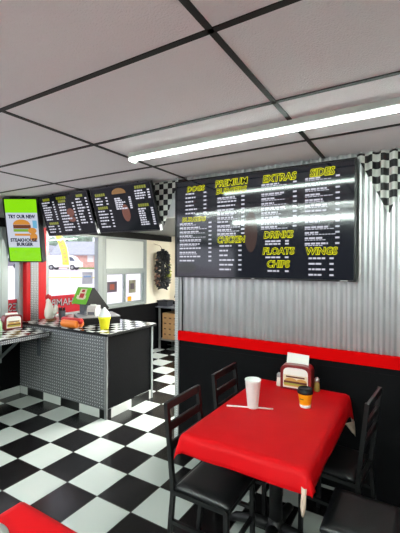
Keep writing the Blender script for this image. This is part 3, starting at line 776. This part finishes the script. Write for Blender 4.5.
# ------------------------------------------------------------------ chairs (local: sitter faces +x, back at -x)
def make_chair(label):
    t = thing('dining_chair', label, 'chair', (0, 0, 0), 0, 'black ladder back dining chairs')
    w, f, bk_ = .158, .150, -.165; t_ = .026
    for s_ in (-1, 1):
        y = s_*w
        MB().tube([(bk_-.035, y, 0), (bk_, y, .40), (bk_-.005, y, .47), (bk_-.045, y, .865)], t_*.62, 4, True).build('back_post', M['chair_metal'], t)
        MB().bar((f, y, 0), (f-.004, y, .415), t_*.9).build('leg', M['chair_metal'], t)
    for z in (.845, .735, .635):
        x = bk_-.005-.04*(z-.47)/.395
        MB().prism([(x-.009, -w, z-.022), (x+.009, -w, z-.022), (x+.005, -w, z+.022), (x-.013, -w, z+.022)], (0, 2*w, 0)).build('back_slat', M['chair_metal'], t, bevel=.004)
    MB().bar((bk_, -w, .41), (bk_, w, .41), .024).bar((f, -w, .41), (f, w, .41), .024).bar((bk_, -w, .41), (f, -w, .41), .024).bar((bk_, w, .41), (f, w, .41), .024).build('seat_frame', M['chair_metal'], t)
    mb = MB(); n = 14; g_ = []
    X0, X1_, Y0 = bk_+.015, f+.016, w+.014
    def edge(u): return max(0, 1-abs(u)**7)
    top = [[None]*(n+1) for _ in range(n+1)]
    for i in range(n+1):
        for j in range(n+1):
            u, v = -1+2*i/n, -1+2*j/n
            x = (X0+X1_)/2 + (X1_-X0)/2*u; y = Y0*v*(1-.04*(1-u)/2)
            top[i][j] = mb.bm.verts.new((x, y, (.440) + .022*(edge(u)*edge(v))**.6 - .006*(1-u*u)*(1-v*v)))
    for i in range(n):
        for j in range(n): mb.face([top[i][j], top[i+1][j], top[i+1][j+1], top[i][j+1]])
    rim = [top[i][0] for i in range(n+1)] + [top[n][j] for j in range(1, n+1)] + [top[i][n] for i in range(n-1, -1, -1)] + [top[0][j] for j in range(n-1, 0, -1)]
    low = [mb.bm.verts.new((v.co.x, v.co.y, .424)) for v in rim]
    for k in range(len(rim)): mb.face([rim[k], low[k], low[(k+1) % len(rim)], rim[(k+1) % len(rim)]])
    mb.face(low[::-1]); mb.build('seat', M['vinyl'], t, smooth=True, recalc=True)
    for s_ in (-1, 1): MB().bar((bk_-.013, s_*w, .25), (f-.002, s_*w, .25), .019).build('stretcher', M['chair_metal'], t)
    MB().bar((f-.002, -w, .20), (f-.002, w, .20), .019).build('stretcher', M['chair_metal'], t)
    return t
ch0 = make_chair('black ladder back chair on the open floor side of the red table, whole back showing')
ch0.location = (2.778, -.660, 0)
for x, y, rz, lb in ((2.755, -.105, 0, 'black ladder back chair at the wall end behind the foam cup'),
                     (3.285, -.095, PI-.10, 'black chair beside the hanging pale cloth corner, its back against the black wainscot'),
                     (3.505, -.560, PI, 'black chair pulled out from the table in front of the black wainscot')):
    c_ = copy_tree(ch0); c_.location = (x, y, 0); c_.rotation_euler = (0, 0, rz); c_['label'] = lb

# small pale bottle at the shelf end
gb = thing('sauce_bottle', 'pale green bottle at the end of the window shelf beside the dispenser', 'bottle', (-.36, -.035, SZ+.0005))
MB().lathe([(0, 0), (.03, 0), (.032, .01), (.032, .09), (.015, .115), (.013, .12), (0, .12)], seg=18).build('bottle', M['green_plastic'], gb, smooth=True)
MB().lathe([(.014, .12), (.014, .132), (.005, .155), (0, .156)], seg=14).build('nozzle', M['ceramic'], gb, smooth=True)

# ------------------------------------------------------------------ outdoors
SL = .0205
def gz(x): return -.15 + SL*(-x-.7)
mb = MB(); mb.quad([(-.7, -70, -.15), (-.7, 90, -.15), (-110, 90, gz(-110)), (-110, -70, gz(-110))]); mb.quad([(-.7, -70, -.15), (80, -70, -.15), (80, -6.3, -.15), (-.7, -6.3, -.15)])
struct(mb.build('ground', mat('pale_concrete', (208, 196, 200), .9, var=.05, vscale=.4), recalc=True))
RT = Vector((.856, .517, 0)); FW = Vector((-.517, .856, 0))
def W2(px_, D): p = Vector((3.7, -2.354, 0)) + FW*D + RT*((px_-200)/360.6*D); p.z = gz(p.x); return p
# houses
brick = mat('hazed_brick', (222, 172, 160), .9, var=.12, vscale=2); roofm = mat('hazed_shingle', (164, 166, 174), .9, var=.1, vscale=3); trimw = mat('white_fascia', (230, 228, 226), .7)  # brick and shingle lightened, overexposed haze put into their colour
def house(p, rz, L, D, hw, hr, label):
    t = thing('house', label, 'house', tuple(p), rz, 'brick houses across the street')
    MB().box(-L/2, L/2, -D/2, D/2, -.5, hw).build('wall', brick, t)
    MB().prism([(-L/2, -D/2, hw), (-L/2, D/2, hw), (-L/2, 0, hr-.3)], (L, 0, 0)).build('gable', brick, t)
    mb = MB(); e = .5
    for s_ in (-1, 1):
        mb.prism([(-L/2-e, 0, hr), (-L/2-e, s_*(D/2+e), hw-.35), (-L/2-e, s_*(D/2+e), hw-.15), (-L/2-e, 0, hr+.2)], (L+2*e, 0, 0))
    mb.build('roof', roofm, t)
    for x in (-L*.3, L*.12, L*.36):
        MB().box(x-.5, x+.5, -D/2-.06, -D/2, 1.0, 2.2).build('window', trimw, t)
    return t
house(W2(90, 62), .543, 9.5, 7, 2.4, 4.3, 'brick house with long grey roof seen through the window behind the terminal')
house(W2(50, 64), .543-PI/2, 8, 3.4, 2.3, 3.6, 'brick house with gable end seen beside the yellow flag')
# van
vn = thing('van', 'white van parked across the lot behind the yellow flag', 'van', tuple(W2(64, 50)), .543)
wp = mat('white_car_paint', (236, 238, 240), .3, coat=.5); dg_ = mat('dark_car_glass', (90, 96, 108), .2); tyre = mat('tyre_rubber', (62, 60, 64), .8)
prof = [(-2.25, .35), (-2.25, 1.75), (-2.05, 2.02), (.95, 2.02), (1.55, 1.75), (1.95, 1.2), (2.3, 1.0), (2.35, .4)]
MB().prism([(x, -.9, z) for x, z in prof], (0, 1.8, 0)).build('body', wp, vn, bevel=.06)
MB().prism([(1.0, -.91, 1.25), (1.85, -.91, 1.2), (1.5, -.91, 1.7), (1.0, -.91, 1.85)], (0, 1.82, 0)).build('side_window', dg_, vn)
for x in (-1.4, 1.45):
    for y in (-.85, .85):
        w_ = MB().tube([(x, y-.1, .36), (x, y+.1, .36)], .36, 20).build('wheel', tyre, vn, smooth=False)
        MB().tube([(x, y-.12, .36), (x, y+.12, .36)], .18, 14).build('hub', M['steel'], w_)
# parked car seen at the far left
vc = thing('car', 'dark grey parked car seen through the narrow window beside the red column', 'car', tuple(W2(10, 52)), .5)
prof = [(-2.1, .3), (-2.15, .9), (-1.5, 1.0), (-1.0, 1.45), (.5, 1.45), (1.1, .98), (2.0, .85), (2.1, .35)]
MB().prism([(x, -.85, z) for x, z in prof], (0, 1.7, 0)).build('body', mat('grey_car_paint', (120, 116, 128), .35), vc, bevel=.08)
MB().prism([(-1.25, -.86, 1.0), (.9, -.86, 1.0), (.42, -.86, 1.38), (-.92, -.86, 1.38)], (0, 1.72, 0)).build('side_window', dg_, vc)
for x in (-1.3, 1.3):
    for y in (-.8, .8): MB().tube([(x, y-.1, .32), (x, y+.1, .32)], .32, 18).build('wheel', tyre, vc)
# trees
fol = mat('hazed_tree_leaf', (142, 162, 142), .9, var=.25, vscale=2); bark = mat('tree_bark', (98, 86, 76), .9)  # leaf tone paled to carry the bright outdoor haze
def tree(p, h, r, label):
    t = thing('tree', label, 'tree', tuple(p), 0, 'trees behind the houses')
    MB().tube([(0, 0, -.3), (.1, 0, h*.35), (0, .1, h*.6)], [.28, .2, .12], 9).build('trunk', bark, t, smooth=True)
    mb = MB()
    for k in range(14):
        a = random.uniform(0, 2*PI); q = random.uniform(0, .7)*r
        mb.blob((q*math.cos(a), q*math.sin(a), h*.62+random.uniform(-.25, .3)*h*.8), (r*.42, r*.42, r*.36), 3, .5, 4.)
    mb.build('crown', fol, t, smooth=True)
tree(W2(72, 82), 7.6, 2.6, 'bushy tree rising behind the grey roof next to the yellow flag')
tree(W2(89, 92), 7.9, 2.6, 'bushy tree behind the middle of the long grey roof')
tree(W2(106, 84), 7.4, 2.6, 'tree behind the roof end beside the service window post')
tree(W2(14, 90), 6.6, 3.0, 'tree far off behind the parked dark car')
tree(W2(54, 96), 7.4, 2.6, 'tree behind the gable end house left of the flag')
# grass strip, parking curb
p = W2(91, 56); mb = MB(); rnd = random.Random(3)
for k in range(1500):
    q = p + RT*rnd.uniform(-3.2, 5) + FW*rnd.uniform(-1.6, 2); z = gz(q.x); a = rnd.uniform(0, PI); dx, dy = .07*math.cos(a), .07*math.sin(a); hh = rnd.uniform(.12, .26)
    mb.quad([(q.x-dx, q.y-dy, z-.02), (q.x+dx, q.y+dy, z-.02), (q.x+dx*.2+.05*math.cos(k), q.y+.05*math.sin(k), z+hh), (q.x-dx*.2+.05*math.cos(k), q.y+.05*math.sin(k), z+hh)])
gr = mb.build('grass', mat('lawn_grass', (138, 160, 96), .9)); gr['kind'] = 'stuff'; tag(gr, 'strip of green grass in front of the brick house', 'grass')
p = W2(74, 31)
cb = MB().prism([(-2.4, -.10, 0), (-2.4, .10, 0), (-2.4, .07, .14), (-2.4, -.07, .14)], (4.8, 0, 0)).build('parking_curb', mat('yellow_curb_paint', (236, 214, 130), .8), bevel=.02)
cb.location = (p.x, p.y, p.z-.02); cb.rotation_euler = (0, 0, .75); tag(cb, 'pale yellow parking curb on the lot outside the window', 'curb')
# feather flag
p = W2(70, 30)
ff = thing('feather_flag', 'tall yellow feather flag standing outside in the parking lot', 'flag', tuple(p), .543)
MB().tube([(0, 0, -.02), (-.05, 0, 1.3), (-.25, 0, 2.6), (-.62, 0, 3.5), (-1.0, 0, 3.75)], [.035, .03, .025, .018, .012], 8).build('pole', trimw, ff, smooth=True)
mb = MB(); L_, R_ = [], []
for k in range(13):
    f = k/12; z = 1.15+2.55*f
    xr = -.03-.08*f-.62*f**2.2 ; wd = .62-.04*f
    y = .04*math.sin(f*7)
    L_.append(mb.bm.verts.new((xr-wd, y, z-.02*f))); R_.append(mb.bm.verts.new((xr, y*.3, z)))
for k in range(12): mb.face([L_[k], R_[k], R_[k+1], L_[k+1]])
o = mb.build('banner', mat('hazed_flag_cloth', (250, 230, 96), .8), ff, smooth=True); s = o.modifiers.new('thickness', 'SOLIDIFY'); s.thickness = .01  # banner yellow paled, outdoor glare put into the cloth colour
mb = MB()
for k in range(6):
    f = (k+1)/8.; z = 1.15+2.55*f; xr = -.03-.08*f-.62*f**2.2; mb.box(xr-.42, xr-.2, -.07, -.06, z-.10, z+.10)
mb.build('banner_marks', mat('orange_flag_print', (244, 186, 110), .8), ff)

# ------------------------------------------------------------------ light, world, camera
wd = bpy.data.worlds.new('sky'); sc.world = wd; wd.use_nodes = True; nt = wd.node_tree
bg = nt.nodes['Background']; bg.inputs[0].default_value = (*lin((236, 240, 255)), 1); bg.inputs[1].default_value = .72
sl = bpy.data.lights.new('sun', 'SUN'); sl.energy = .40; sl.angle = .2; so_ = bpy.data.objects.new('sun', sl); COL.objects.link(so_); so_.rotation_euler = (math.radians(35), math.radians(20), 0)

yaw, pitch, roll = -5.43436089e-01, -8.57037005e-03, 4.73206112e-03
f = Vector((math.sin(yaw)*math.cos(pitch), math.cos(yaw)*math.cos(pitch), math.sin(pitch)))
rt = Vector((math.cos(yaw), -math.sin(yaw), 0)); up = rt.cross(f)
r2 = rt*math.cos(roll) + up*math.sin(roll); u2 = up*math.cos(roll) - rt*math.sin(roll)
cam = bpy.data.cameras.new('camera'); co = bpy.data.objects.new('camera', cam); COL.objects.link(co)
R3 = Matrix((r2, u2, -f)).transposed().to_4x4(); R3.translation = (3.69901431, -2.35428331, 1.60033961); co.matrix_world = R3
cam.sensor_fit = 'HORIZONTAL'; cam.sensor_width = 36; cam.lens = 360.626*36/400; cam.clip_start = .02; cam.clip_end = 400
sc.camera = co
sc.view_settings.view_transform = 'Standard'; sc.view_settings.look = 'None'; sc.view_settings.gamma = 1; sc.view_settings.use_curve_mapping = False
sc.view_settings.exposure = 1.52
sc.cycles.max_bounces = 10; sc.cycles.transparent_max_bounces = 12; sc.cycles.sample_clamp_indirect = 6
sc.cycles.use_denoising = True
